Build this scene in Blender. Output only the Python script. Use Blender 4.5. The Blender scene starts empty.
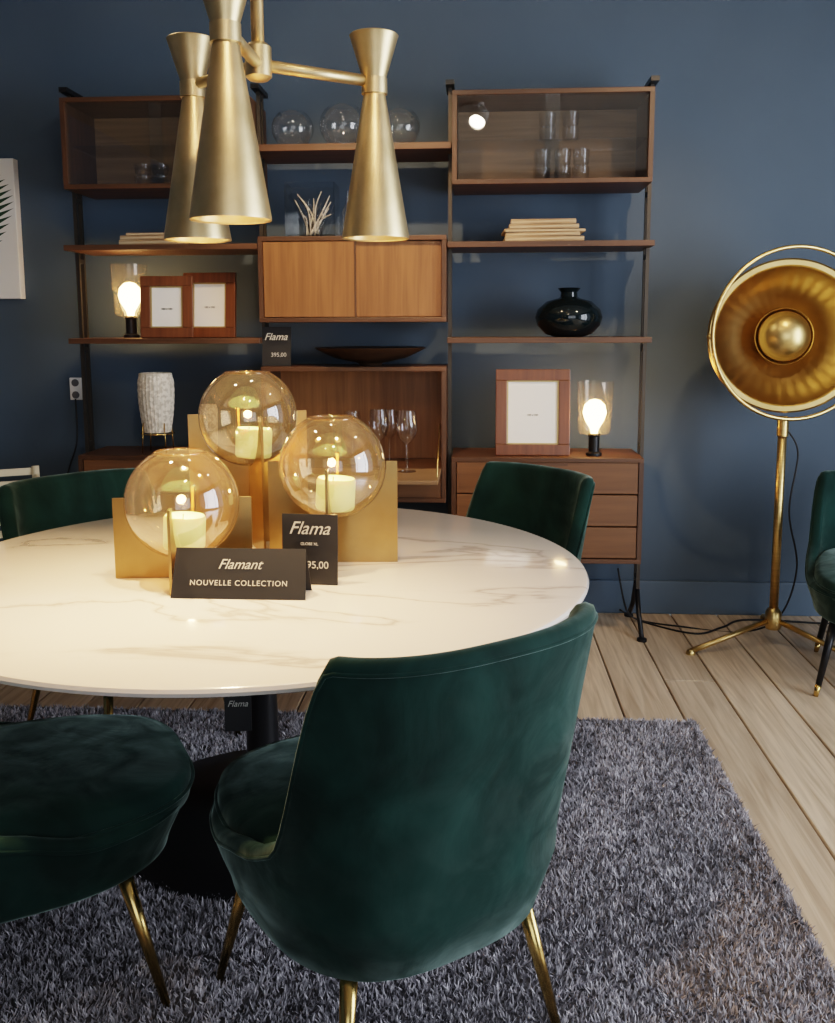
import bpy, bmesh, math, random
import numpy as np
from mathutils import Vector, Matrix
random.seed(4); rng=np.random.default_rng(5)
scn=bpy.context.scene
C=scn.collection
# ------------------------------------------------------------------ materials
def mat(name,col,rough=.5,metal=0,**kw):
    m=bpy.data.materials.new(name); m.use_nodes=True
    b=m.node_tree.nodes['Principled BSDF']
    b.inputs['Base Color'].default_value=(*col[:3],1); b.inputs['Roughness'].default_value=rough; b.inputs['Metallic'].default_value=metal
    for k,v in kw.items(): b.inputs[k].default_value=v
    return m
def nodes(m): return m.node_tree.nodes,m.node_tree.links,m.node_tree.nodes['Principled BSDF']
def ramp_noise(m,c1,c2,scale=(5,5,5),detail=6,lo=.35,hi=.65,bump=0,dist=0,coord='Object',nscale=1.0,bdist=.002):
    n,l,b=nodes(m)
    tc=n.new('ShaderNodeTexCoord'); mp=n.new('ShaderNodeMapping'); mp.inputs['Scale'].default_value=scale
    nz=n.new('ShaderNodeTexNoise'); nz.inputs['Scale'].default_value=nscale; nz.inputs['Detail'].default_value=detail; nz.inputs['Distortion'].default_value=dist; nz.name='MainNoise'
    cr=n.new('ShaderNodeValToRGB'); cr.color_ramp.elements[0].position=lo; cr.color_ramp.elements[1].position=hi
    cr.color_ramp.elements[0].color=(*c1[:3],1); cr.color_ramp.elements[1].color=(*c2[:3],1)
    l.new(tc.outputs[coord],mp.inputs[0]); l.new(mp.outputs[0],nz.inputs['Vector']); l.new(nz.outputs['Fac'],cr.inputs[0]); l.new(cr.outputs[0],b.inputs['Base Color'])
    if bump:
        bp=n.new('ShaderNodeBump'); bp.inputs['Strength'].default_value=bump; bp.inputs['Distance'].default_value=bdist
        l.new(nz.outputs['Fac'],bp.inputs['Height']); l.new(bp.outputs[0],b.inputs['Normal'])
    return m
def wood(name,c1,c2,axis='x',rough=.45):
    m=mat(name,c1,rough)
    s={'x':(2.5,45,45),'y':(45,2.5,45),'z':(45,45,2.5)}[axis]
    return ramp_noise(m,c1,c2,s,8,.3,.7,.25,.6)
M={}
M['wall']=ramp_noise(mat('wall_paint',(0,0,0),.7),(.054,.082,.118),(.064,.096,.137),(1.2,1.2,1.2),4,bump=.05)
M['wallo']=mat('wall_paint_other',(.10,.10,.11),.8)
M['base']=mat('baseboard_paint',(.074,.112,.160),.40)
M['ceil']=mat('ceiling_paint',(.30,.27,.23),.9)
M['walx']=wood('walnut_x',(.052,.023,.010),(.108,.048,.022),'x')
M['walz']=wood('walnut_z',(.046,.020,.009),(.095,.043,.020),'z')
M['oak']=wood('door_veneer',(.165,.069,.023),(.255,.113,.040),'z')
M['drw']=wood('drawer_veneer',(.10,.043,.017),(.17,.075,.030),'x')
M['lite']=wood('cabinet_interior',(.19,.115,.058),(.29,.18,.098),'x')
M['frame']=wood('frame_wood',(.095,.030,.011),(.16,.055,.020),'z',.35)
M['pole']=mat('bronze_metal',(.07,.06,.05),.45,.8)
M['black']=mat('black_metal',(.012,.012,.014),.35,.4)
M['blackp']=mat('black_card',(.014,.015,.018),.45)
M['white']=mat('white_paper',(.78,.78,.76),.7)
M['print']=mat('sign_lettering',(.52,.51,.47),.6)
M['cream']=mat('cream_wood',(.66,.58,.42),.6)
M['wire']=mat('black_cable',(.01,.01,.012),.5)
m=mat('brass_brushed',(.62,.43,.17),.32,1.0); M['brass']=ramp_noise(m,(.52,.35,.13),(.70,.49,.21),(6,6,90),4,.3,.7,.10)
m=mat('brass_antique',(.62,.43,.17),.41,1.0); M['brassc']=ramp_noise(m,(.58,.43,.22),(.80,.62,.36),(13,13,13),7,.3,.7,.06)
m=mat('brass_dish',(.5,.3,.1),.31,1.0); M['dish']=ramp_noise(m,(.46,.30,.11),(.58,.40,.17),(5,5,5),4,.3,.7,.02)
m=mat('brass_plate',(.6,.42,.17),.32,1.0); M['brassp']=ramp_noise(m,(.36,.235,.10),(.43,.29,.125),(12,12,12),5,.3,.7,.02)
M['leg']=mat('brass_leg',(.62,.42,.15),.22,1.0)
m=mat('green_velvet',(.004,.028,.02),.8); ramp_noise(m,(.0036,.0150,.0125),(.0100,.038,.032),(3.8,3.8,3.8),7,.32,.70,.30,1.8,bdist=.010)
b=m.node_tree.nodes['Principled BSDF']; b.inputs['Sheen Roughness'].default_value=.38; b.inputs['Sheen Tint'].default_value=(.62,.82,.76,1); b.inputs['Specular IOR Level'].default_value=.12
n,l,b=nodes(m); tc=n.new('ShaderNodeTexCoord'); n2=n.new('ShaderNodeTexNoise'); n2.inputs['Scale'].default_value=7; n2.inputs['Detail'].default_value=4; n2.inputs['Distortion'].default_value=2.2
l.new(tc.outputs['Object'],n2.inputs['Vector']); mr=n.new('ShaderNodeMapRange'); mr.inputs['From Min'].default_value=.35; mr.inputs['From Max'].default_value=.68; mr.inputs['To Min'].default_value=.24; mr.inputs['To Max'].default_value=.68
l.new(n2.outputs['Fac'],mr.inputs[0]); l.new(mr.outputs[0],b.inputs['Sheen Weight'])
M['velvet']=m
m=mat('white_marble',(.85,.83,.79),.14); n,l,b=nodes(m)
tc=n.new('ShaderNodeTexCoord'); mp=n.new('ShaderNodeMapping'); mp.inputs['Rotation'].default_value=(0,0,.5); mp.inputs['Scale'].default_value=(1,2.0,1)
nz=n.new('ShaderNodeTexNoise'); nz.inputs['Scale'].default_value=.9; nz.inputs['Detail'].default_value=6; nz.inputs['Distortion'].default_value=.9; nz.inputs['Roughness'].default_value=.5
cr=n.new('ShaderNodeValToRGB'); e=cr.color_ramp.elements; e[0].position=.47; e[0].color=(.80,.74,.68,1); e[1].position=.53; e[1].color=(.80,.74,.68,1)
x=e.new(.50); x.color=(.50,.44,.40,1)
x=e.new(.488); x.color=(.74,.68,.62,1)
x=e.new(.512); x.color=(.74,.68,.62,1)
l.new(tc.outputs['Object'],mp.inputs[0]); l.new(mp.outputs[0],nz.inputs['Vector']); l.new(nz.outputs['Fac'],cr.inputs[0]); l.new(cr.outputs[0],b.inputs['Base Color'])
b.inputs['Coat Weight'].default_value=.5
M['marble']=m
def glass(name,tint,gl=.12,rough=.02,frost=0):
    m=bpy.data.materials.new(name); m.use_nodes=True; n=m.node_tree.nodes; l=m.node_tree.links; n.clear()
    o=n.new('ShaderNodeOutputMaterial'); t=n.new('ShaderNodeBsdfTransparent'); g=n.new('ShaderNodeBsdfGlossy'); mx=n.new('ShaderNodeMixShader'); lw=n.new('ShaderNodeLayerWeight')
    t.inputs[0].default_value=(*tint,1); g.inputs['Roughness'].default_value=rough; lw.inputs['Blend'].default_value=.35
    ma=n.new('ShaderNodeMath'); ma.operation='MULTIPLY_ADD'; ma.inputs[1].default_value=.62; ma.inputs[2].default_value=gl*.5
    l.new(lw.outputs['Facing'],ma.inputs[0])
    pw=n.new('ShaderNodeMath'); pw.operation='POWER'; pw.inputs[1].default_value=1.7; l.new(ma.outputs[0],pw.inputs[0])
    src=t.outputs[0]
    if frost:
        tr=n.new('ShaderNodeBsdfTranslucent'); tr.inputs[0].default_value=(1,.88,.68,1); m2=n.new('ShaderNodeMixShader'); m2.inputs[0].default_value=frost
        l.new(t.outputs[0],m2.inputs[1]); l.new(tr.outputs[0],m2.inputs[2]); src=m2.outputs[0]
    l.new(pw.outputs[0],mx.inputs[0]); l.new(src,mx.inputs[1]); l.new(g.outputs[0],mx.inputs[2]); l.new(mx.outputs[0],o.inputs[0])
    return m
M['amber']=glass('amber_glass',(.985,.81,.61),.5,.015,.06)
M['glass']=glass('clear_glass',(.985,.99,.99),.40)
M['shade']=glass('lamp_shade_glass',(.99,.98,.96),.3,.03,.03)
M['pane']=glass('window_glass',(.97,.975,.975),.42,.006)
M['vase']=mat('dark_glass_vase',(.004,.008,.010),.05,0)
def emit(name,col,s):
    m=mat(name,col,.5); b=m.node_tree.nodes['Principled BSDF']; b.inputs['Emission Color'].default_value=(*col,1); b.inputs['Emission Strength'].default_value=s; return m
M['bulb']=emit('bulb_glow',(1,.58,.22),28)
M['bulbp']=emit('pendant_bulb',(1,.78,.48),25)
M['lens']=emit('spot_lens',(1,.86,.66),90)
M['wax']=mat('candle_wax_glow',(.48,.74,.46),.5); bb=M['wax'].node_tree.nodes['Principled BSDF']; bb.inputs['Subsurface Weight'].default_value=.3; bb.inputs['Emission Color'].default_value=(.72,.88,.42,1); bb.inputs['Emission Strength'].default_value=.22  # faint glow set into the wax itself, standing in for a flame
m=mat('ribbed_ceramic',(.6,.56,.48),.6); M['ceram']=ramp_noise(m,(.50,.46,.39),(.72,.68,.6),(60,60,60),2,.45,.55,.3)
M['paper']=ramp_noise(mat('old_paper',(.5,.4,.28),.8),(.26,.16,.08),(.50,.38,.24),(4,4,160),3)
m=mat('oak_planks',(.4,.3,.2),.42); n,l,b=nodes(m)
at=n.new('ShaderNodeAttribute'); at.attribute_name='plank'
tc=n.new('ShaderNodeTexCoord'); mp=n.new('ShaderNodeMapping'); mp.inputs['Scale'].default_value=(34,1.6,1)
add=n.new('ShaderNodeVectorMath'); add.operation='ADD'; l.new(tc.outputs['Object'],add.inputs[0])
sc=n.new('ShaderNodeVectorMath'); sc.operation='SCALE'; sc.inputs['Scale'].default_value=7.; l.new(at.outputs['Color'],sc.inputs[0]); l.new(sc.outputs[0],add.inputs[1])
l.new(add.outputs[0],mp.inputs[0])
nz=n.new('ShaderNodeTexNoise'); nz.inputs['Scale'].default_value=1; nz.inputs['Detail'].default_value=8; nz.inputs['Distortion'].default_value=1.2; l.new(mp.outputs[0],nz.inputs['Vector'])
cr=n.new('ShaderNodeValToRGB'); cr.color_ramp.elements[0].position=.25; cr.color_ramp.elements[1].position=.65
cr.color_ramp.elements[0].color=(.36,.255,.165,1); cr.color_ramp.elements[1].color=(.66,.515,.37,1); l.new(nz.outputs['Fac'],cr.inputs[0])
hs=n.new('ShaderNodeHueSaturation'); mr=n.new('ShaderNodeMapRange'); mr.inputs['To Min'].default_value=.75; mr.inputs['To Max'].default_value=1.12
l.new(at.outputs['Fac'],mr.inputs[0]); l.new(mr.outputs[0],hs.inputs['Value']); l.new(cr.outputs[0],hs.inputs['Color']); l.new(hs.outputs[0],b.inputs['Base Color'])
bp=n.new('ShaderNodeBump'); bp.inputs['Strength'].default_value=.25; bp.inputs['Distance'].default_value=.002; l.new(nz.outputs['Fac'],bp.inputs['Height']); l.new(bp.outputs[0],b.inputs['Normal'])
M['floor']=m
m=mat('rug_pile',(.2,.19,.2),.95); n,l,b=nodes(m); at=n.new('ShaderNodeAttribute'); at.attribute_name='tuft'
cr=n.new('ShaderNodeValToRGB'); cr.color_ramp.elements[0].color=(.12,.112,.122,1); cr.color_ramp.elements[1].color=(.84,.80,.86,1)
l.new(at.outputs['Fac'],cr.inputs[0]); l.new(cr.outputs[0],b.inputs['Base Color']); M['rug']=m
# ------------------------------------------------------------------ geometry helpers
def G(name,loc=(0,0,0),rz=0):
    e=bpy.data.objects.new(name,None); e.empty_display_size=.1; e.location=loc; e.rotation_euler=(0,0,rz); C.objects.link(e); return e
def addmesh(name,verts,faces,m,parent=None,smooth=False,loc=(0,0,0),rot=(0,0,0)):
    me=bpy.data.meshes.new(name); me.from_pydata([tuple(v) for v in verts],[],faces); me.update()
    o=bpy.data.objects.new(name,me); C.objects.link(o)
    if m: me.materials.append(m)
    if smooth: me.polygons.foreach_set('use_smooth',[True]*len(me.polygons))
    o.location=loc; o.rotation_euler=rot
    if parent: o.parent=parent
    return o
def fixn(o):
    bm=bmesh.new(); bm.from_mesh(o.data); bmesh.ops.recalc_face_normals(bm,faces=bm.faces); bm.to_mesh(o.data); bm.free()
def box(name,x0,x1,y0,y1,z0,z1,m,parent=None,bev=0,rot=(0,0,0)):
    cx,cy,cz=(x0+x1)/2,(y0+y1)/2,(z0+z1)/2; a,b_,c=abs(x1-x0)/2,abs(y1-y0)/2,abs(z1-z0)/2
    v=[(sx*a,sy*b_,sz*c) for sx in(-1,1) for sy in(-1,1) for sz in(-1,1)]
    f=[(0,1,3,2),(4,6,7,5),(0,4,5,1),(2,3,7,6),(0,2,6,4),(1,5,7,3)]
    o=addmesh(name,v,f,m,parent,False,(cx,cy,cz),rot)
    if bev:
        md=o.modifiers.new('bevel','BEVEL'); md.width=bev; md.segments=2; md.limit_method='ANGLE'
    return o
def lathe(name,prof,m,parent=None,loc=(0,0,0),rot=(0,0,0),seg=48,smooth=True,ripple=0,nr=0):
    v=[];f=[]
    for (r,z) in prof:
        for k in range(seg):
            a=2*math.pi*k/seg; rr=r*(1+ripple*math.cos(nr*a)) if ripple else r
            v.append((rr*math.cos(a),rr*math.sin(a),z))
    for i in range(len(prof)-1):
        for k in range(seg):
            k2=(k+1)%seg; f.append((i*seg+k,i*seg+k2,(i+1)*seg+k2,(i+1)*seg+k))
    o=addmesh(name,v,f,m,parent,smooth,loc,rot)
    bm=bmesh.new(); bm.from_mesh(o.data); bmesh.ops.remove_doubles(bm,verts=bm.verts,dist=1e-5); bmesh.ops.recalc_face_normals(bm,faces=bm.faces)
    if smooth:
        for e in bm.edges:
            if len(e.link_faces)==2 and e.calc_face_angle(0)>math.radians(38): e.smooth=False
    bm.to_mesh(o.data); bm.free()
    return o
def tube(name,pts,r,m,parent=None,r2=None,seg=12,closed=False):
    pts=[Vector(p) for p in pts]; n=len(pts); v=[];f=[]
    prev=None
    for i,p in enumerate(pts):
        if closed: t=(pts[(i+1)%n]-pts[i-1]).normalized()
        else: t=(pts[min(i+1,n-1)]-pts[max(i-1,0)]).normalized()
        if prev is None: a=t.orthogonal().normalized()
        else: a=(prev-t*prev.dot(t)).normalized()
        prev=a; b2=t.cross(a)
        rr=r if r2 is None else r+(r2-r)*i/(n-1)
        for k in range(seg):
            th=2*math.pi*k/seg; v.append(p+(a*math.cos(th)+b2*math.sin(th))*rr)
    for i in range(n if closed else n-1):
        j=(i+1)%n
        for k in range(seg):
            k2=(k+1)%seg; f.append((i*seg+k,i*seg+k2,j*seg+k2,j*seg+k))
    if not closed: f.append(tuple(range(seg))[::-1]); f.append(tuple((n-1)*seg+k for k in range(seg)))
    o=addmesh(name,v,f,m,parent,True); fixn(o); return o
def bez(pts,n=12):
    P=[Vector(p) for p in pts]; P=[P[0]]+P+[P[-1]]; out=[]
    for i in range(1,len(P)-2):
        for k in range(n):
            t=k/n; p0,p1,p2,p3=P[i-1],P[i],P[i+1],P[i+2]
            out.append(.5*((2*p1)+(-p0+p2)*t+(2*p0-5*p1+4*p2-p3)*t*t+(-p0+3*p1-3*p2+p3)*t**3))
    out.append(P[-2]); return out
def text(name,s,size,loc,rot,m,parent,shear=0,al='CENTER',sp=1.0):
    cu=bpy.data.curves.new(name,'FONT'); cu.body=s; cu.size=size; cu.align_x=al; cu.align_y='CENTER'; cu.extrude=.0004; cu.shear=shear; cu.space_character=sp
    cu.materials.append(m); o=bpy.data.objects.new(name,cu); o.location=loc; o.rotation_euler=rot; C.objects.link(o); o.parent=parent; return o
def light(name,kind,loc,energy,col,parent=None,**kw):
    d=bpy.data.lights.new(name,kind); d.energy=energy; d.color=col
    for k,v in kw.items(): setattr(d,k,v)
    o=bpy.data.objects.new(name,d); o.location=loc; C.objects.link(o)
    if parent: o.parent=parent
    return o
# ------------------------------------------------------------------ room
WY=4.55; XL=-3.3; XR=3.0; YF=-2.6; CH=3.1
pv=[];pf=[];pc=[]
x=XL
while x<XR:
    w=.205+random.uniform(-.015,.02); y=YF-random.random()*1.5
    while y<WY:
        L=random.uniform(1.8,3.2); y0=max(y,YF); y1=min(y+L,WY)
        if y1>y0+.01:
            g=.003; zz=random.uniform(-.0008,.0008)
            a,b2,c,d=x+g,min(x+w,XR)-g,y0+.0015,y1-.0015; bz=.003; k=len(pv)
            pv+=[(a,c,-.012),(b2,c,-.012),(b2,d,-.012),(a,d,-.012),(a,c,zz-bz),(b2,c,zz-bz),(b2,d,zz-bz),(a,d,zz-bz),(a+bz,c+bz,zz),(b2-bz,c+bz,zz),(b2-bz,d-bz,zz),(a+bz,d-bz,zz)]
            for q in (0,4):
                for s in range(4): pf.append((k+q+s,k+q+(s+1)%4,k+q+4+(s+1)%4,k+q+4+s))
            pf.append((k+8,k+9,k+10,k+11)); cc=random.random(); pc+=[cc]*12
        y+=L
    x+=w
k=len(pv); pv+=[(XL,YF,-.013),(XR,YF,-.013),(XR,WY,-.013),(XL,WY,-.013)]; pf.append((k,k+1,k+2,k+3)); pc+=[0]*4
fl=addmesh('floor',pv,pf,M['floor'])
ca=fl.data.color_attributes.new('plank','FLOAT_COLOR','POINT'); ca.data.foreach_set('color',np.repeat(np.array(pc)[:,None],4,1).astype(np.float32).ravel())
fl.data.materials.append(mat('floor_gap',(.03,.02,.014),.9)); fl.data.polygons[len(pf)-1].material_index=1
box('wall_back',XL-.1,XR+.1,WY,WY+.12,0,CH,M['wall'])
box('wall_left',XL-.12,XL,YF,WY,0,CH,M['wall'])
box('ceiling',XL-.1,XR+.1,YF-.1,WY+.1,CH,CH+.1,M['ceil'])
box('baseboard_back',XL,XR,WY-.022,WY,0,.165,M['base'],bev=.004)
box('baseboard_left',XL,XL+.022,YF,WY-.03,0,.165,M['base'],bev=.004)
def wall_with_window(name,axis,pos,t,a0,a1,w0,w1,z0,z1,nm):
    vs=[];fs=[]
    def bx(p0,p1,q0,q1):
        k=len(vs)
        for s in (pos,pos+t):
            for a in (p0,p1):
                for z in (q0,q1): vs.append((s,a,z) if axis=='x' else (a,s,z))
        fs.extend([tuple(k+i for i in q) for q in [(0,1,3,2),(4,6,7,5),(0,4,5,1),(2,3,7,6),(0,2,6,4),(1,5,7,3)]])
    bx(a0,w0,0,CH);bx(w1,a1,0,CH);bx(w0,w1,0,z0);bx(w0,w1,z1,CH)
    o=addmesh(name,vs,fs,M['wallo']); fixn(o)
    g=G(nm)
    fr=.05; m=M['black']
    def fb(n,p0,p1,q0,q1):
        s0,s1=pos+t*.3,pos+t*.7
        if axis=='x': box(n,s0,s1,p0,p1,q0,q1,m,g)
        else: box(n,p0,p1,s0,s1,q0,q1,m,g)
    fb('sill',w0,w1,z0,z0+fr);fb('head',w0,w1,z1-fr,z1);fb('jamb_1',w0,w0+fr,z0+fr,z1-fr);fb('jamb_2',w1-fr,w1,z0+fr,z1-fr)
    for i in (1,2): c=w0+(w1-w0)*i/3; fb('mullion_%d'%i,c-.02,c+.02,z0+fr,z1-fr)
wall_with_window('wall_right','x',XR,.12,YF,WY,-.6,3.4,.35,2.6,'window_1')
wall_with_window('wall_front','y',YF-.12,.12,XL,XR,-.4,2.7,.3,2.8,'window_2')
# ------------------------------------------------------------------ rug
RX0,RX1,RY0,RY1=-2.75,.765,.25,3.22
g=G('shag_rug')
box('rug_backing',RX0,RX1,RY0,RY1,.001,.012,mat('rug_base',(.10,.093,.10),1),g)
N=400000
bx=rng.uniform(RX0,RX1,N); by=rng.uniform(RY0,RY1,N)
bx=np.where(rng.random(N)<.02,RX1+rng.uniform(-.01,.010,N),bx)
def clump(x,y,s,seed):
    r=np.random.default_rng(seed); gx=r.random((900,900)); i=(np.floor(x*s)%899).astype(int); j=(np.floor(y*s)%899).astype(int)
    fx=x*s-np.floor(x*s); fy=y*s-np.floor(y*s)
    return (gx[i,j]*(1-fx)+gx[i+1,j]*fx)*(1-fy)+(gx[i,j+1]*(1-fx)+gx[i+1,j+1]*fx)*fy
ax_=(clump(bx,by,70,1)-.5)*2; ay_=(clump(bx,by,70,2)-.5)*2
dx=ax_*.009+rng.normal(0,.006,N); dy=ay_*.009+rng.normal(0,.006,N)
h=.013+.009*rng.random(N)-.005*np.hypot(ax_,ay_)
th=rng.uniform(0,math.pi,N); w=.0031
V=np.zeros((N,3,3)); z0=.010
V[:,0]=np.stack([bx-w*np.cos(th),by-w*np.sin(th),np.full(N,z0)],-1)
V[:,1]=np.stack([bx+w*np.cos(th),by+w*np.sin(th),np.full(N,z0)],-1)
V[:,2]=np.stack([bx+dx,by+dy,z0+h],-1)
me=bpy.data.meshes.new('rug_pile'); me.vertices.add(3*N); me.vertices.foreach_set('co',V.astype(np.float32).ravel())
me.loops.add(3*N); me.loops.foreach_set('vertex_index',np.arange(3*N,dtype=np.int32)); me.polygons.add(N)
me.polygons.foreach_set('loop_start',np.arange(0,3*N,3,dtype=np.int32)); me.update(calc_edges=True)
base=np.clip(.5+.36*(clump(bx,by,70,7)-.5)*2+.24*(clump(bx,by,6,8)-.5)*2+rng.normal(0,.24,N),0.04,1)
colr=np.stack([base*.4,base*.4,base],-1).ravel()
ca=me.color_attributes.new('tuft','FLOAT_COLOR','POINT'); ca.data.foreach_set('color',np.repeat(colr[:,None],4,1).astype(np.float32).ravel())
me.materials.append(M['rug']); o=bpy.data.objects.new('rug_pile',me); C.objects.link(o); o.parent=g
RZ=.0125
# ------------------------------------------------------------------ table
g=G('dining_table',(-.60,2.50,RZ))
R=.9; T=.7375
prof=[(0,T),(R-.012,T),(R-.004,T-.003),(R,T-.010),(R-.003,T-.018),(R-.03,T-.030),(R-.06,T-.034),(0,T-.034)]
lathe('marble_top',prof,M['marble'],g,seg=160)
lathe('under_plate',[(0,T-.035),(.30,T-.035),(.30,T-.048),(.06,T-.07),(.045,T-.12)],M['black'],g,seg=64)
lathe('column',[(.045,T-.12),(.042,.40),(.048,.12),(.06,.07),(.10,.045)],M['black'],g)
lathe('base_disc',[(.10,.045),(.28,.030),(.40,.020),(.415,.012),(.415,0),(0,0)],M['black'],g,seg=96)
box('hang_tag',.035,.095,-.502,-.499,.48,.58,M['blackp'],g,rot=(0,0,.1))
tube('hang_string',[(.065,-.5,.578),(.065,-.5,T-.034)],.001,M['wire'],g,seg=6)
text('tag_caption','Flama',.02,(.065,-.5035,.545),(math.pi/2,0,.1),M['print'],g,.35)
TZ=.751
# ------------------------------------------------------------------ chairs
def sup(ph,a,b,n=2.7):
    c,s=math.cos(ph),math.sin(ph)
    return a*math.copysign(abs(c)**(2/n),c), b*math.copysign(abs(s)**(2/n),s)
def sm(t): t=max(0,min(1,t)); return t*t*(3-2*t)
HB=.895
def chair(name,loc,rz,legm=None,tip=False,HB=HB):
    g=G(name,loc,rz); NPH=120; a,b_=.304,.312; zb=.295; FR=1.22
    def hh(ph):
        d=abs(((ph+math.pi/2+math.pi)%(2*math.pi))-math.pi)
        dd=math.degrees(d)
        t=.72*sm((dd-49)/26.)+.28*sm((dd-58)/52.)
        return HB+(.425-HB)*t
    def P(ph,z,inset=0):
        k=.885+.115*sm((z-zb+.015)/.14)
        f=max(0,(z-.45)/.42)
        x,y=sup(ph,(a*k)*(1+.10*f)-inset,(b_*k)*(1+.08*f)-inset)
        if y>0: y*=FR
        return (x,y-.05*f*(1 if y<0.05 else .4),z)
    rows=[];th=.042
    K=10
    phs=[2*math.pi*i/NPH for i in range(NPH)]
    for j in range(K+1): rows.append([P(p,zb+(hh(p)-.02-zb)*j/K) for p in phs])
    rows.append([P(p,hh(p)-.005,.007) for p in phs]); rows.append([P(p,hh(p),th/2) for p in phs]); rows.append([P(p,hh(p)-.006,th-.007) for p in phs])
    for j in range(0,6): rows.append([P(p,hh(p)-.02+(.37-hh(p)+.02)*j/5,th) for p in phs])
    v=[q for r in rows for q in r]; f=[]
    for i in range(len(rows)-1):
        for k in range(NPH): k2=(k+1)%NPH; f.append((i*NPH+k,i*NPH+k2,(i+1)*NPH+k2,(i+1)*NPH+k))
    k0=len(v); v+=[(x*.95,y*.95,zb-.012) for x,y,_ in rows[0]]
    for k in range(NPH): k2=(k+1)%NPH; f.append((k2,k,k0+k,k0+k2))
    k1=len(v); v+=[(x*.8,y*.8,zb-.018) for x,y,_ in rows[0]]
    for k in range(NPH): k2=(k+1)%NPH; f.append((k0+k2,k0+k,k1+k,k1+k2))
    f.append(tuple(range(k1,k1+NPH)))
    o=addmesh('back_shell',v,f,M['velvet'],g,True); fixn(o)
    ca_,cb=.274,.302; oy=.030
    pr=[(.0,.375),(.90,.375),(.985,.392),(1.0,.42),(.985,.450),(.93,.468),(.75,.478),(.4,.484),(0,.486)]
    def cu(p,s=1,e=0):
        x,y=sup(p,ca_*s+e,cb*s+e,2.9)
        return x,(y*1.20 if y>0 else y)+oy
    v=[];f=[]
    for s,z in pr:
        for p in phs:
            x,y=cu(p,s); v.append((x,y,z-.01*(y/.26)*(z>.46)))
    for i in range(len(pr)-1):
        for k in range(NPH): k2=(k+1)%NPH; f.append((i*NPH+k,i*NPH+k2,(i+1)*NPH+k2,(i+1)*NPH+k))
    o=addmesh('seat_cushion',v,f,M['velvet'],g,True)
    bm=bmesh.new(); bm.from_mesh(o.data); bmesh.ops.remove_doubles(bm,verts=bm.verts,dist=1e-5); bmesh.ops.recalc_face_normals(bm,faces=bm.faces); bm.to_mesh(o.data); bm.free()
    pts=[P(p,hh(p)-.022,.0005) for p in phs]; tube('piping_outer',pts,.0038,M['velvet'],g,seg=8,closed=True)
    pts=[(*cu(p,1,.001),.424) for p in phs]
    tube('piping_seat',pts,.0045,M['velvet'],g,seg=8,closed=True)
    lm=legm or M['leg']; i=0
    for sx in(-1,1):
        for (y0,y1) in ((-.195,-.255),(.215,.285)):
            i+=1; p0=Vector((sx*.19,y0,.30)); p1=Vector((sx*.245,y1,0))
            if tip:
                pm=p0.lerp(p1,.86); tube('leg_%d'%i,[p0,pm],.018,lm,g,.0115); tube('leg_tip_%d'%i,[pm,p1],.0122,M['leg'],g,.009)
            else: tube('leg_%d'%i,[p0,p0.lerp(p1,.5),p1],.0165,lm,g,.0085)
    return g
def rotto(dx,dy): return math.atan2(-dx,dy)
chair('dining_chair',(-.178,1.738,RZ),math.radians(37))
chair('dining_chair.001',(-1.0,1.80,RZ),rotto(.86,.50))
chair('dining_chair.002',(-1.18,3.0,RZ),rotto(.75,-.6),HB=.872)
chair('dining_chair.003',(.005,3.22,RZ),rotto(-.75,-.66),HB=.872)
chair('dining_chair.004',(1.62,3.70,0),rotto(-.35,-1),M['black'],True,HB=.79)
# ------------------------------------------------------------------ pendant
hx,hy=-.465,2.06
g=G('pendant_chandelier',(hx,hy,0))
tube('down_rod',[(0,0,1.94),(0,0,CH-.03)],.0135,M['brassc'],g,seg=20)
lathe('ceiling_rose',[(0,CH-.045),(.06,CH-.04),(.065,CH-.001),(0,CH-.001)],M['brassc'],g)
lathe('hub',[(0,1.915),(.02,1.918),(.028,1.925),(.028,1.985),(.02,1.992),(0.011,1.995)],M['brassc'],g)
for i,(an,r) in enumerate(((270,.265),(31,.27),(143,.230))):
    a=math.radians(an); cx,cy=r*math.cos(a),r*math.sin(a)
    tube('arm_%d'%(i+1),[(0,0,1.95),(cx,cy,1.945)],.0125,M['brassc'],g,seg=16)
    lathe('collar_%d'%(i+1),[(.0,1.915),(.029,1.918),(.029,1.952),(.0,1.955)],M['brassc'],g,(cx,cy,0),seg=40)
    prof=[(.073,1.603),(.0765,1.600),(.0765,1.606),(.025,1.915),(.022,1.925),(.022,1.935),(.0245,1.945),(.053,2.038),(.055,2.043),(.053,2.045),(.048,2.038),(.018,1.96)]
    lathe('cone_shade_%d'%(i+1),prof,M['brassc'],g,(cx,cy,0),seg=64)
    lathe('cone_inner_%d'%(i+1),[(.073,1.603),(.071,1.61),(.022,1.90),(0,1.90)],M['brassc'],g,(cx,cy,0),seg=48)
    lathe('bulb_%d'%(i+1),[(0,1.70),(.018,1.705),(.025,1.725),(.02,1.75),(.012,1.77),(.012,1.80)],M['bulbp'],g,(cx,cy,0),seg=24)
    light('pendant_spot_%d'%(i+1),'SPOT',(cx,cy,1.69),(28,14,40)[i],(1,.62,.29),g,spot_size=math.radians(112),spot_blend=.9,shadow_soft_size=.03)
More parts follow.
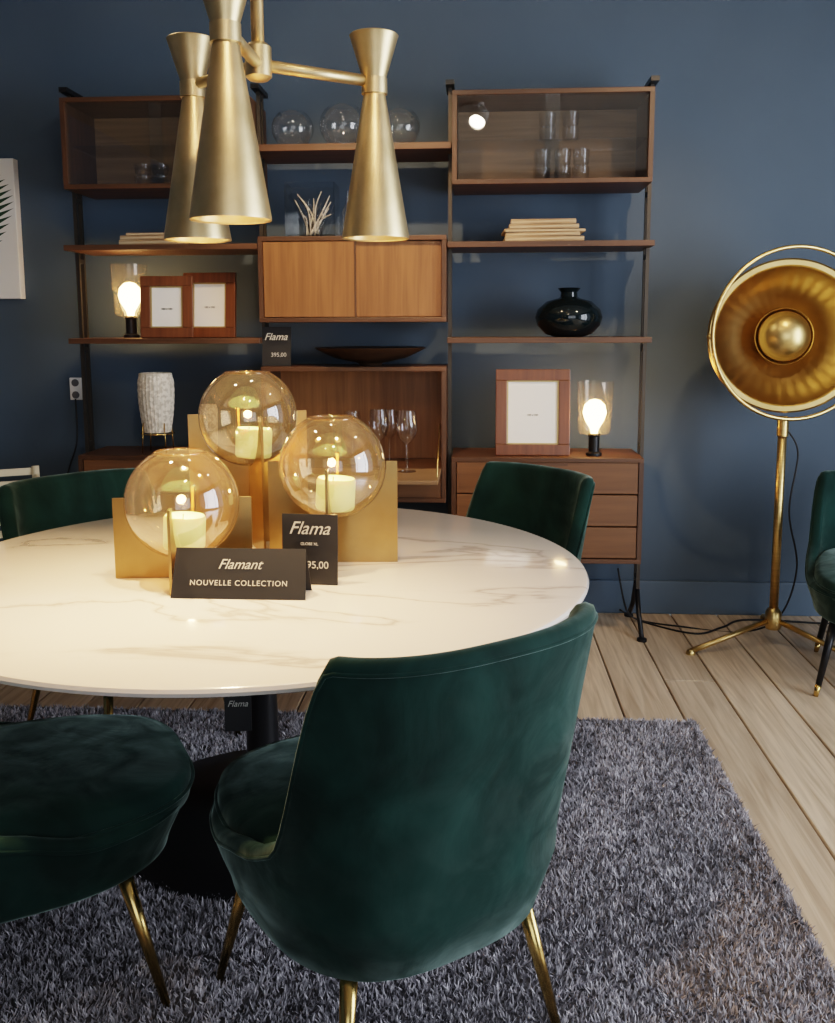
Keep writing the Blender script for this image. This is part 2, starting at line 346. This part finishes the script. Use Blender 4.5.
# ------------------------------------------------------------------ shelving
g=G('wall_shelving_unit'); Y0,Y1=4.13,4.47
PX=[-1.82,-.968,-.122,.745]
for i,px in enumerate(PX):
    for j,py in enumerate((4.27,4.325)):
        box('post_%d_%d'%(i+1,j+1),px-.008,px+.008,py-.008,py+.008,.20,2.43,M['pole'],g)
    for z in (.25,.34,.86,1.30,1.70,1.97,2.41):
        box('post_link_%d_%d'%(i+1,int(z*100)),px-.007,px+.007,4.265,4.33,z-.01,z+.01,M['pole'],g)
    box('post_cap_%d'%(i+1),px-.018,px+.018,4.20,4.39,2.425,2.445,M['black'],g)
    tube('foot_front_%d'%(i+1),[(px,4.29,.22),(px,4.22,.10),(px,4.12,.012)],.011,M['black'],g)
    tube('foot_back_%d'%(i+1),[(px,4.31,.22),(px,4.38,.10),(px,4.49,.012)],.011,M['black'],g)
    for j,fy in enumerate((4.12,4.49)): lathe('foot_pad_%d_%d'%(i+1,j),[(0,0),(.022,0),(.022,.012),(.01,.018),(0,.018)],M['black'],g,(px,fy,0))
def carcass(n,x0,x1,z0,z1,t=.02,mt='walx',mi='lite'):
    box(n+'_top',x0,x1,Y0,Y1,z1-t,z1,M[mt],g,.002); box(n+'_bottom',x0,x1,Y0,Y1,z0,z0+t,M[mt],g,.002)
    box(n+'_side_l',x0,x0+t,Y0,Y1,z0+t,z1-t,M['walz'],g); box(n+'_side_r',x1-t,x1,Y0,Y1,z0+t,z1-t,M['walz'],g)
    box(n+'_back',x0+t,x1-t,Y1-.012,Y1-.002,z0+t,z1-t,M[mi],g)
e=.012
for n,a,b2 in (('glass_cabinet_left',PX[0]+e,PX[1]-e),('glass_cabinet_right',PX[2]+e,PX[3]-e)):
    carcass(n,a,b2,2.0,2.385)
    m2=(a+b2)/2
    box(n+'_pane_1',a+.022,m2+.03,Y0+.012,Y0+.016,2.022,2.363,M['pane'],g); box(n+'_pane_2',m2-.03,b2-.022,Y0+.022,Y0+.026,2.022,2.363,M['pane'],g)
    box(n+'_glass_shelf',a+.022,b2-.022,Y0+.05,Y1-.02,2.185,2.191,M['glass'],g)
for i in (0,2):
    a,b2=PX[i]+e,PX[i+1]-e
    for z in (1.75,1.34): box('shelf_%d_%d'%(i,int(z*100)),a-.02,b2+.02,Y0+.01,Y1,z-.012,z+.012,M['walx'],g,.002)
    carcass('base_cabinet_%d'%i,a,b2,.35,.825,mi='walx')
    for k in range(3):
        z0=.372+k*.145; box('drawer_%d_%d'%(i,k),a+.023,b2-.023,Y0+.004,Y0+.022,z0+.003,z0+.142,M['drw'],g,.002)
        box('drawer_groove_%d_%d'%(i,k),(a+b2)/2-.09,(a+b2)/2+.09,Y0+.0025,Y0+.006,z0+.126,z0+.140,M['walx'],g)
a,b2=PX[1]+e,PX[2]-e
box('shelf_1_216',a-.02,b2+.02,Y0+.01,Y1,2.15,2.178,M['walx'],g,.002)
carcass('sliding_cabinet',a,b2,1.42,1.79,mi='walx')
m2=(a+b2)/2
box('sliding_door_1',a+.022,m2+.015,Y0+.006,Y0+.022,1.443,1.768,M['oak'],g,.0015); box('sliding_door_2',m2-.015,b2-.022,Y0+.024,Y0+.040,1.443,1.768,M['oak'],g,.0015)
box('sliding_door_edge',m2+.010,m2+.016,Y0+.004,Y0+.024,1.443,1.768,M['walz'],g)
carcass('desk_cabinet',a,b2,.62,1.225,mi='oak')
box('desk_inner_floor',a+.022,b2-.022,Y0,Y1-.02,.755,.775,M['walx'],g)
box('desk_lower_front',a+.022,b2-.022,Y0+.004,Y0+.02,.642,.752,M['drw'],g)
box('desk_divider',a+.30,a+.312,Y0+.12,Y1-.02,.777,.95,M['walz'],g)
box('desk_flap',a+.022,b2-.022,Y0-.34,Y0-.003,.757,.775,M['lite'],g,.003)
for s in (a+.03,b2-.03): tube('flap_stay',[(s,Y0-.25,.776),(s,Y0+.02,.97)],.003,M['brass'],g,seg=8)
def picture(name,x0,x1,zb,hh_,y,tilt=.12,rz=0,bw=.045):
    w=x1-x0; gg=G(name,((x0+x1)/2,y,zb),rz); t=.022
    R_=bpy.data.objects.new('tilt',None); C.objects.link(R_); R_.parent=gg; R_.rotation_euler=(-tilt,0,0)
    box('frame_top',-w/2,w/2,0,t,hh_-bw,hh_,M['frame'],R_,.003);box('frame_bottom',-w/2,w/2,0,t,0,bw,M['frame'],R_,.003)
    box('frame_left',-w/2,-w/2+bw,0,t,bw,hh_-bw,M['frame'],R_,.003);box('frame_right',w/2-bw,w/2,0,t,bw,hh_-bw,M['frame'],R_,.003)
    box('mat_board',-w/2+bw,w/2-bw,.012,.016,bw,hh_-bw,M['white'],R_)
    gm=mat('gilt_fillet',(.45,.33,.15),.4,.6)
    for q in ((-w/2+bw,-w/2+bw+.006,bw,hh_-bw),(w/2-bw-.006,w/2-bw,bw,hh_-bw)): box('fillet',q[0],q[1],.006,.012,q[2],q[3],gm,R_)
    for q in ((bw,bw+.006),(hh_-bw-.006,hh_-bw)): box('fillet',-w/2+bw,w/2-bw,.006,.012,q[0],q[1],gm,R_)
    text('caption','100 x 100',.012,(0,.0105,hh_*.47),(math.pi/2,0,0),M['pole'],R_)
    box('easel_back',-.03,.03,t,t+.006,.02,hh_*.7,M['walz'],R_)
    return gg
picture('picture_frame',-1.505,-1.27,1.354,.275,4.165,.10,.05)
picture('picture_frame.001',-1.345,-1.10,1.354,.295,4.26,.12,-.03)
picture('picture_frame.002',.085,.415,.827,.385,4.19,.10,.0,.05)
def bulblamp(name,x,y,z,pw=6):
    gg=G(name,(x,y,z))
    lathe('socket_base',[(0,0),(.036,0),(.036,.012),(.024,.018),(.024,.085),(.028,.09),(.028,.10),(0,.10)],M['black'],gg)
    lathe('glass_shade',[(.028,.09),(.066,.10),(.070,.11),(.082,.33),(.0805,.33)],M['shade'],gg)
    lathe('bulb',[(.014,.10),(.018,.12),(.042,.160),(.052,.192),(.044,.226),(.024,.246),(0,.252)],M['bulb'],gg,seg=32)
    light('bulb_light','POINT',(0,0,.19),pw,(1,.62,.29),gg,shadow_soft_size=.05)
    tube('lamp_cord',bez([(0,.03,.008),(.03,.12,.006),(.06,.2,.006)]),.003,M['wire'],gg,seg=6)
bulblamp('table_lamp',-1.585,4.27,1.353,24)
bulblamp('table_lamp.001',.525,4.22,.826,26)
lathe('round_vase',[(0,0),(.06,0),(.10,.012),(.138,.05),(.148,.085),(.138,.12),(.10,.155),(.05,.168),(.038,.175),(.036,.195),(.05,.212),(.046,.214),(.030,.195),(.03,.175)],M['vase'],None,(.405,4.25,1.353),seg=64)
lathe('wide_bowl',[(0,.0),(.05,.0),(.055,.012),(.16,.035),(.245,.075),(.25,.082),(.243,.08),(.16,.045),(.05,.024),(0,.02)],mat('dark_bowl',(.05,.028,.016),.35,.3),None,(-.48,4.25,1.226),seg=72)
gg=G('ribbed_vase',(-1.475,4.25,.826))
pr=[(0,.09),(.05,.092)]+[(.060+.020*math.sin(min(1,t*1.15)*math.pi*.62)-.006*(t>.9)+.0015*(i%2),.095+.27*t) for i,t in enumerate([k/18 for k in range(19)])]+[(.062,.368),(.058,.36),(.058,.11)]
lathe('ceramic_body',pr,M['ceram'],gg,seg=56,ripple=.02,nr=28)
for k in range(4):
    a=math.pi/4+k*math.pi/2; tube('stand_leg_%d'%k,[(.078*math.cos(a),.078*math.sin(a),0),(.070*math.cos(a),.070*math.sin(a),.14)],.003,M['leg'],gg,seg=6)
tube('stand_ring',[(.075*math.cos(t),.075*math.sin(t),.088) for t in np.linspace(0,2*math.pi,33)[:-1]],.003,M['leg'],gg,seg=6,closed=True)
gg=G('small_candle_holder',(-1.24,4.27,.826))
lathe('cup',[(0,0),(.035,0),(.04,.05),(.042,.20),(.036,.22),(.032,.2),(.03,.02)],M['ceram'],gg,ripple=.03,nr=16)
def stack(name,x,y,z,items):
    gg=G(name,(x,y,z)); zz=.0
    for i,(w,d,t,r) in enumerate(items):
        box('paper_block_%d'%i,-w/2,w/2,-d/2,d/2,zz,zz+t-.001,M['paper'],gg,.003,rot=(0,0,r)); zz+=t
stack('book_stack',.285,4.27,1.763,[(.34,.22,.022,.02),(.32,.21,.018,-.05),(.35,.2,.014,.04),(.30,.2,.02,0),(.28,.19,.022,-.03)])
stack('book_stack.001',-1.46,4.27,1.763,[(.26,.2,.022,.03),(.24,.2,.02,-.06),(.2,.18,.012,.02)])
for i,(x,r) in enumerate(((-.82,.092),(-.595,.104),(-.345,.092))):
    s='' if i==0 else '.%03d'%i
    pr=[(r*math.sin(t),r*.96-r*.96*math.cos(t)) for t in np.linspace(0,2.5,22)]
    lathe('glass_bowl'+s,pr,M['glass'],None,(x,4.28,2.180),seg=48)
gg=G('glass_cube_vase',(-.735,4.27,1.791))
for nme,q in dict(f=(-.11,.11,-.08,-.075,0,.235),b=(-.11,.11,.075,.08,0,.235),l=(-.11,-.105,-.075,.075,0,.235),r=(.105,.11,-.075,.075,0,.235),u=(-.105,.105,-.075,.075,0,.012)).items(): box('pane_'+nme,*q,M['glass'],gg)
for k in range(34):
    an=random.uniform(0,6.28); rr=random.uniform(.01,.04)
    p=Vector((rr*math.cos(an),rr*.6*math.sin(an),.013)); q=Vector((random.uniform(-.09,.09),random.uniform(-.05,.05),random.uniform(.10,.2)))
    tube('coral_branch_%d'%k,bez([p,p.lerp(q,.5)+Vector((random.uniform(-.02,.02),0,.02)),q],4),.0045,M['ceram'] if k%3==0 else M['glass'],gg,.002,6)
lathe('glass_bottle',[(0,0),(.026,0),(.03,.01),(.03,.12),(.012,.155),(.011,.2),(.014,.203)],M['glass'],None,(-.57,4.25,1.791))
lathe('glass_bottle.001',[(0,0),(.022,0),(.022,.09),(.010,.12),(.010,.15),(.012,.153)],M['glass'],None,(-.50,4.27,1.791))
def tumblers(name,xs,y,z,h=.09):
    gg=G(name,(xs[0],y,z))
    for i,x in enumerate(xs):
        for k,oz in enumerate((0,h+.002)):
            lathe('tumbler_%d_%d'%(i,k),[(0,.004),(.030,.004),(.034,.01),(.038,h)],M['glass'],gg,(x-xs[0],0,oz),seg=28)
tumblers('tumbler_set',(.30,.40),4.27,2.192,.06)
tumblers('tumbler_set.001',(.28,.37,.45),4.29,2.021,.07)
tumblers('tumbler_set.002',(-1.50,-1.42),4.27,2.021,.05)
def wineglass(name,x,y,z,s=1):
    pr=[(0,0),(.034,.001),(.034,.003),(.006,.008),(.004,.02),(.0038,.10),(.008,.108),(.028,.125),(.038,.155),(.038,.18),(.031,.225)]
    lathe(name,[(r*s,h*s) for r,h in pr],M['glass'],None,(x,y,z),seg=36)
wineglass('wine_glass',-.30,4.02,.776,1.18); wineglass('wine_glass.001',-.43,4.10,.776,1.18); wineglass('wine_glass.002',-.40,4.28,.776,1.1); wineglass('wine_glass.003',-.56,4.20,.776,1.1)
gg=G('shelf_sign',(-.895,4.19,1.226)); box('card',-.065,.065,0,.004,0,.175,M['blackp'],gg,rot=(-.12,0,0))
box('card_stand',-.05,.05,.004,.05,0,.004,M['blackp'],gg)
text('logo','Flama',.045,(0,-.016,.13),(math.pi/2-.12,0,0),M['print'],gg,.35); text('price','395,00',.026,(.01,-.0085,.05),(math.pi/2-.12,0,0),M['print'],gg)
# ------------------------------------------------------------------ wall art, sockets
gg=G('framed_wall_art',(-2.50,WY-.026,1.87))
box('canvas',-.29,.29,-.025,.025,-.33,.33,M['white'],gg,.004)
lf=mat('fern_ink',(.012,.045,.020),.8)
v=[];f=[]
for k in range(15):
    t=k/14; y=-.20+.42*t; L=.15*math.sin(math.pi*min(1,.15+.85*(1-t)))+.05
    for s in(-1,1):
        k0=len(v)
        p=[(0,y),(s*L*.5,y+L*.25+.012),(s*L,y+L*.45),(s*L*.55,y+L*.25-.010)]
        v+=[(q[0]+.085,-.0262,q[1]) for q in p]; f.append((k0,k0+1,k0+2,k0+3) if s<0 else (k0+3,k0+2,k0+1,k0))
k0=len(v); v+=[(.082,-.0262,-.28),(.088,-.0262,-.28),(.088,-.0262,.25),(.082,-.0262,.25)]; f.append((k0,k0+1,k0+2,k0+3))
addmesh('fern_print',v,f,lf,gg)
gg=G('wall_socket',(-1.98,WY-.006,1.10)); box('plate',-.03,.03,-.006,.006,-.055,.055,M['white'],gg,.003)
for z in(-.03,.03): lathe('socket_hole_%d'%(z>0),[(0,0),(.018,0),(.018,.004),(0,.004)],M['wallo'],gg,(0,-.0065,z),(math.pi/2,0,0),seg=24)
tube('power_cord',bez([(-1.98,4.53,1.05),(-1.97,4.50,.85),(-2.02,4.50,.7),(-2.10,4.50,.45),(-2.05,4.49,.2),(-1.9,4.48,.012)]),.004,M['wire'])
# ------------------------------------------------------------------ floor lamp
lx,ly,lz=1.31,4.10,1.355
g=G('floor_lamp',(lx,ly,0))
hd=G('lamp_head'); hd.parent=g; hd.location=(0,0,lz); hd.rotation_euler=(math.pi/2-.02,0,-.16)
Rr=.325
lathe('reflector_rim',[(Rr-.034,.0),(Rr-.028,.008),(Rr-.008,.008),(Rr,.0),(Rr-.003,-.02),(Rr-.03,-.03)],M['brass'],hd,seg=96)
lathe('reflector_bowl',[(Rr-.034,.0),(Rr-.045,-.025),(Rr-.09,-.085),(Rr-.15,-.135),(.12,-.165),(.07,-.18),(0,-.18)],M['dish'],hd,seg=192,ripple=.003,nr=32)
lathe('back_housing',[(Rr-.03,-.03),(Rr-.045,-.08),(Rr-.10,-.16),(.12,-.21),(.06,-.24),(0,-.24)],M['brass'],hd,seg=72)
lathe('centre_cup_outer',[(.05,-.165),(.105,-.12),(.122,-.085),(.119,-.078),(.10,-.10)],M['dish'],hd,seg=64)
lathe('centre_dome',[(.10,-.10),(.108,-.08),(.10,-.055),(.075,-.030),(.04,-.014),(0,-.008)],M['brass'],hd,seg=64)
lathe('centre_stem',[(.05,-.20),(.05,-.15)],M['brass'],hd,seg=32)
yk=[(.358*math.cos(t),-.05,lz+.01+.358*math.sin(t)) for t in np.linspace(0,2*math.pi,73)[:-1]]
tube('yoke_ring',[(x*math.cos(.15)+.018,y+x*.15,z) for x,y,z in yk],.0085,M['brass'],g,closed=True)
for s in(-1,1): tube('yoke_pivot_%d'%s,[(s*.318,.02,lz),(s*.365+.018,-.05+s*.05,lz)],.012,M['brass'],g)
tube('pole',[(0,.0,.13),(0,0,lz-.34)],.0185,M['brass'],g,seg=24)
lathe('pole_collar',[(0,.93),(.024,.93),(.024,1.0),(0,1.0)],M['brass'],g)
lathe('tripod_hub',[(0,.07),(.03,.075),(.036,.09),(.034,.15),(.02,.17),(0,.17)],M['brass'],g)
for i,(fx,fy) in enumerate(((-.385,-.14),(.30,-.25),(.08,.38))):
    tube('tripod_leg_%d'%i,[(0,0,.12),(fx*.55,fy*.55,.06),(fx,fy,.013)],.012,M['brass'],g,seg=12)
    lathe('tripod_foot_%d'%i,[(0,0),(.02,0),(.02,.01),(.012,.022),(0,.024)],M['brass'],g,(fx,fy,0))
tube('lamp_cable',bez([(.02,-.02,.95),(.07,0,.85),(.045,0,.6),(.09,0,.35),(.03,.02,.12),(-.1,.15,.006),(-.35,.22,.006),(-.52,.3,.006),(-.62,.33,.05)]),.004,M['wire'],g,seg=8)
tube('floor_cable',bez([(.68,4.44,.25),(.72,4.40,.06),(.80,4.38,.006),(1.0,4.22,.006),(1.15,4.32,.006),(1.3,4.44,.006),(1.7,4.40,.006),(1.9,4.46,.006)]),.0045,M['wire'],seg=8)
# ------------------------------------------------------------------ table decor
def globe(name,x,y,h,rz,cr=.146):
    gg=G(name,(x,y,TZ),rz); zc=h
    for i,ang in enumerate((0,math.pi/2)):
        W=.178; t=.003+.0004*i; r2=cr+.002; dz=.0005*i
        top=[(-W,h+.012+dz),(-r2,h+.012+dz)]+[(r2*math.cos(q),zc+dz+r2*math.sin(q)) for q in np.linspace(-math.pi,0,33)]+[(r2,h+.012+dz),(W,h+.012+dz)]
        v=[];f=[]
        for (px,pz) in top: v+=[(px,-t,0),(px,-t,pz),(px,t,0),(px,t,pz)]
        for k in range(len(top)-1):
            a=4*k;b=a+4
            if abs(top[k][0]-top[k+1][0])>1e-6:
                f+=[(a,b,b+1,a+1),(a+2,a+3,b+3,b+2),(a,a+2,b+2,b)]
            f+=[(a+1,b+1,b+3,a+3)]
        k=len(top)-1; f+=[(0,1,3,2),(4*k,4*k+2,4*k+3,4*k+1)]
        o=addmesh('brass_plate_%d'%(i+1),v,f,M['brassp'],gg,False,(0,0,0),(0,0,ang)); fixn(o)
    cut=.46
    pr=[(cr*math.sin(t),zc-cr*math.cos(t)) for t in np.linspace(0,math.pi-cut,40)]
    lathe('glass_globe',pr,M['amber'],gg,seg=72)
    rt=cr*math.sin(math.pi-cut); zt=zc-cr*math.cos(math.pi-cut)
    tube('globe_lip',[(rt*math.cos(q),rt*math.sin(q),zt) for q in np.linspace(0,2*math.pi,49)[:-1]],.003,M['amber'],gg,seg=8,closed=True)
    zb=zc-cr+.024
    lathe('candle',[(0,zb),(.050,zb),(.054,zb+.006),(.054,zb+.080),(.050,zb+.087),(.038,zb+.081),(.012,zb+.073),(0,zb+.072)],M['wax'],gg,(-.004,0,0),(0,.06,0),seg=40)
    tube('wick',[(0,0,zb+.072),(.002,0,zb+.09)],.0015,M['wire'],gg,seg=6)
    light('added_globe_fill','POINT',(.002,0,zb+.115),1.5,(1,.60,.26),gg,shadow_soft_size=.012)  # added fill lamp warming the globe; the candle has no flame
globe('candle_globe',-.68,2.76,.385,.45)
globe('candle_globe.001',-.762,2.36,.20,.12)
globe('candle_globe.002',-.395,2.54,.272,.06)
gg=G('tent_sign',(-.572,2.165,TZ),.0)
v=[(-.165,-.0,0),(.165,0,0),(.16,.045,.115),(-.16,.045,.115),(-.165,.09,0),(.165,.09,0)]
o=addmesh('folded_card',v,[(0,1,2,3),(3,2,5,4)],M['blackp'],gg); md=o.modifiers.new('s','SOLIDIFY'); md.thickness=.0025
tl=math.pi/2-math.atan2(.045,.115)
text('logo','Flamant',.034,(0,.0283,.078),(tl,0,0),M['print'],gg,.4); text('caption','NOUVELLE COLLECTION',.0185,(0,.0115,.036),(tl,0,0),M['print'],gg,0,'CENTER',1.18)
gg=G('price_card',(-.42,2.31,TZ),-.08)
box('card',-.072,.072,-.002,.002,0,.18,M['blackp'],gg,rot=(-.05,0,0)); box('card_foot',-.05,.05,.003,.025,0,.004,M['blackp'],gg)
text('logo','Flama',.046,(0,-.0080,.145),(math.pi/2-.05,0,0),M['print'],gg,.4); text('price','95,00',.026,(.02,-.0048,.05),(math.pi/2-.05,0,0),M['print'],gg)
text('caption','GLOBE XL',.010,(0,-.0063,.105),(math.pi/2-.05,0,0),M['print'],gg)
g=G('slatted_chair',(-1.97,3.58,0),.5)
for s in(-1,1):
    tube('back_post_%d'%s,[(s*.22,.25,0),(s*.22,.26,.45),(s*.22,.32,.80)],.016,M['cream'],g)
    tube('front_leg_%d'%s,[(s*.22,-.2,0),(s*.22,-.2,.45)],.016,M['cream'],g)
    tube('arm_brace_%d'%s,[(s*.22,-.2,.44),(s*.22,.31,.76)],.012,M['cream'],g)
    box('side_rail_%d'%s,s*.22-.012,s*.22+.012,-.2,.26,.41,.45,M['cream'],g)
for k in range(7): box('back_slat_%d'%k,-.21,.21,.26+.010*k,.272+.010*k,.45+.052*k,.48+.052*k,M['cream'],g)
for k in range(7): box('seat_slat_%d'%k,-.215,.215,-.2+.066*k,-.15+.066*k,.451,.465,M['cream'],g)
# ------------------------------------------------------------------ lights
W=bpy.data.worlds.new('world'); scn.world=W; W.use_nodes=True; bg=W.node_tree.nodes['Background']; bg.inputs[0].default_value=(.72,.84,1,1); bg.inputs[1].default_value=.45
o=light('daylight_window_right','AREA',(XR+.3,1.4,1.45),175,(.84,.91,1),None,shape='RECTANGLE',size=3.8,size_y=2.1); o.rotation_euler=(0,math.radians(90),0)
o=light('daylight_window_front','AREA',(1.15,YF-.3,1.6),32,(.88,.93,1),None,shape='RECTANGLE',size=3.0,size_y=2.3); o.rotation_euler=(math.radians(90),0,0)
def ceilspot(name,x,y,tx,ty,tz,pw,sz=60):
    gg=G(name,(x,y,CH)); d=(Vector((tx,ty,tz))-Vector((x,y,CH-.12))).normalized()
    q=d.to_track_quat('-Z','Y')
    lathe('mount',[(0,0),(.045,0),(.045,-.02),(0,-.02)],M['white'],gg,seg=24); tube('stem',[(0,0,-.02),(0,0,-.12)],.008,M['white'],gg)
    o=lathe('can',[(.04,.10),(.066,.08),(.070,-.05),(.063,-.05),(.06,.0),(0,0)],M['white'],gg,(0,0,-.12),seg=32); o.rotation_euler=q.to_euler()
    o=lathe('lens',[(0,-.036),(.055,-.036),(.058,-.030)],M['lens'],gg,(0,0,-.12),seg=32); o.rotation_euler=q.to_euler()
    s=light('spot','SPOT',tuple(Vector((0,0,-.12))+d*.06),pw,(1,.64,.32),gg,spot_size=math.radians(sz),spot_blend=.9,shadow_soft_size=.03); s.rotation_euler=q.to_euler()
ceilspot('ceiling_spotlight',-1.3,2.5,-1.2,2.25,.75,270,42)
ceilspot('ceiling_spotlight.001',-.5,2.9,-.5,4.3,1.6,80)
ceilspot('ceiling_spotlight.002',1.2,2.7,.4,4.3,1.4,50)
ceilspot('ceiling_spotlight.003',.0,.75,-.45,2.1,1.7,32)
# ------------------------------------------------------------------ camera
f_,y0_,pt,ya,ro=940.5,456.5,.1373,.0631,-.0031
cy,sy=math.cos(ya),math.sin(ya); R_=Vector((cy,sy,0)); F0=Vector((-sy,cy,0)); U0=Vector((0,0,1))
F=F0*math.cos(pt)-U0*math.sin(pt); U=U0*math.cos(pt)+F0*math.sin(pt)
c,s=math.cos(ro),math.sin(ro); R2=R_*c+U*s; U2=-R_*s+U*c
cd=bpy.data.cameras.new('camera'); cam=bpy.data.objects.new('camera',cd); C.objects.link(cam)
mw=Matrix.Identity(4)
for i in range(3): mw[i][0]=R2[i]; mw[i][1]=U2[i]; mw[i][2]=-F[i]
mw[0][3],mw[1][3],mw[2][3]=0,0,1.4
cam.matrix_world=mw
cd.sensor_width=36; cd.lens=f_/1023*36; cd.shift_y=-55/1023; cd.clip_start=.05
scn.camera=cam
scn.view_settings.view_transform='Filmic'; scn.view_settings.look='Medium High Contrast'; scn.view_settings.exposure=.62
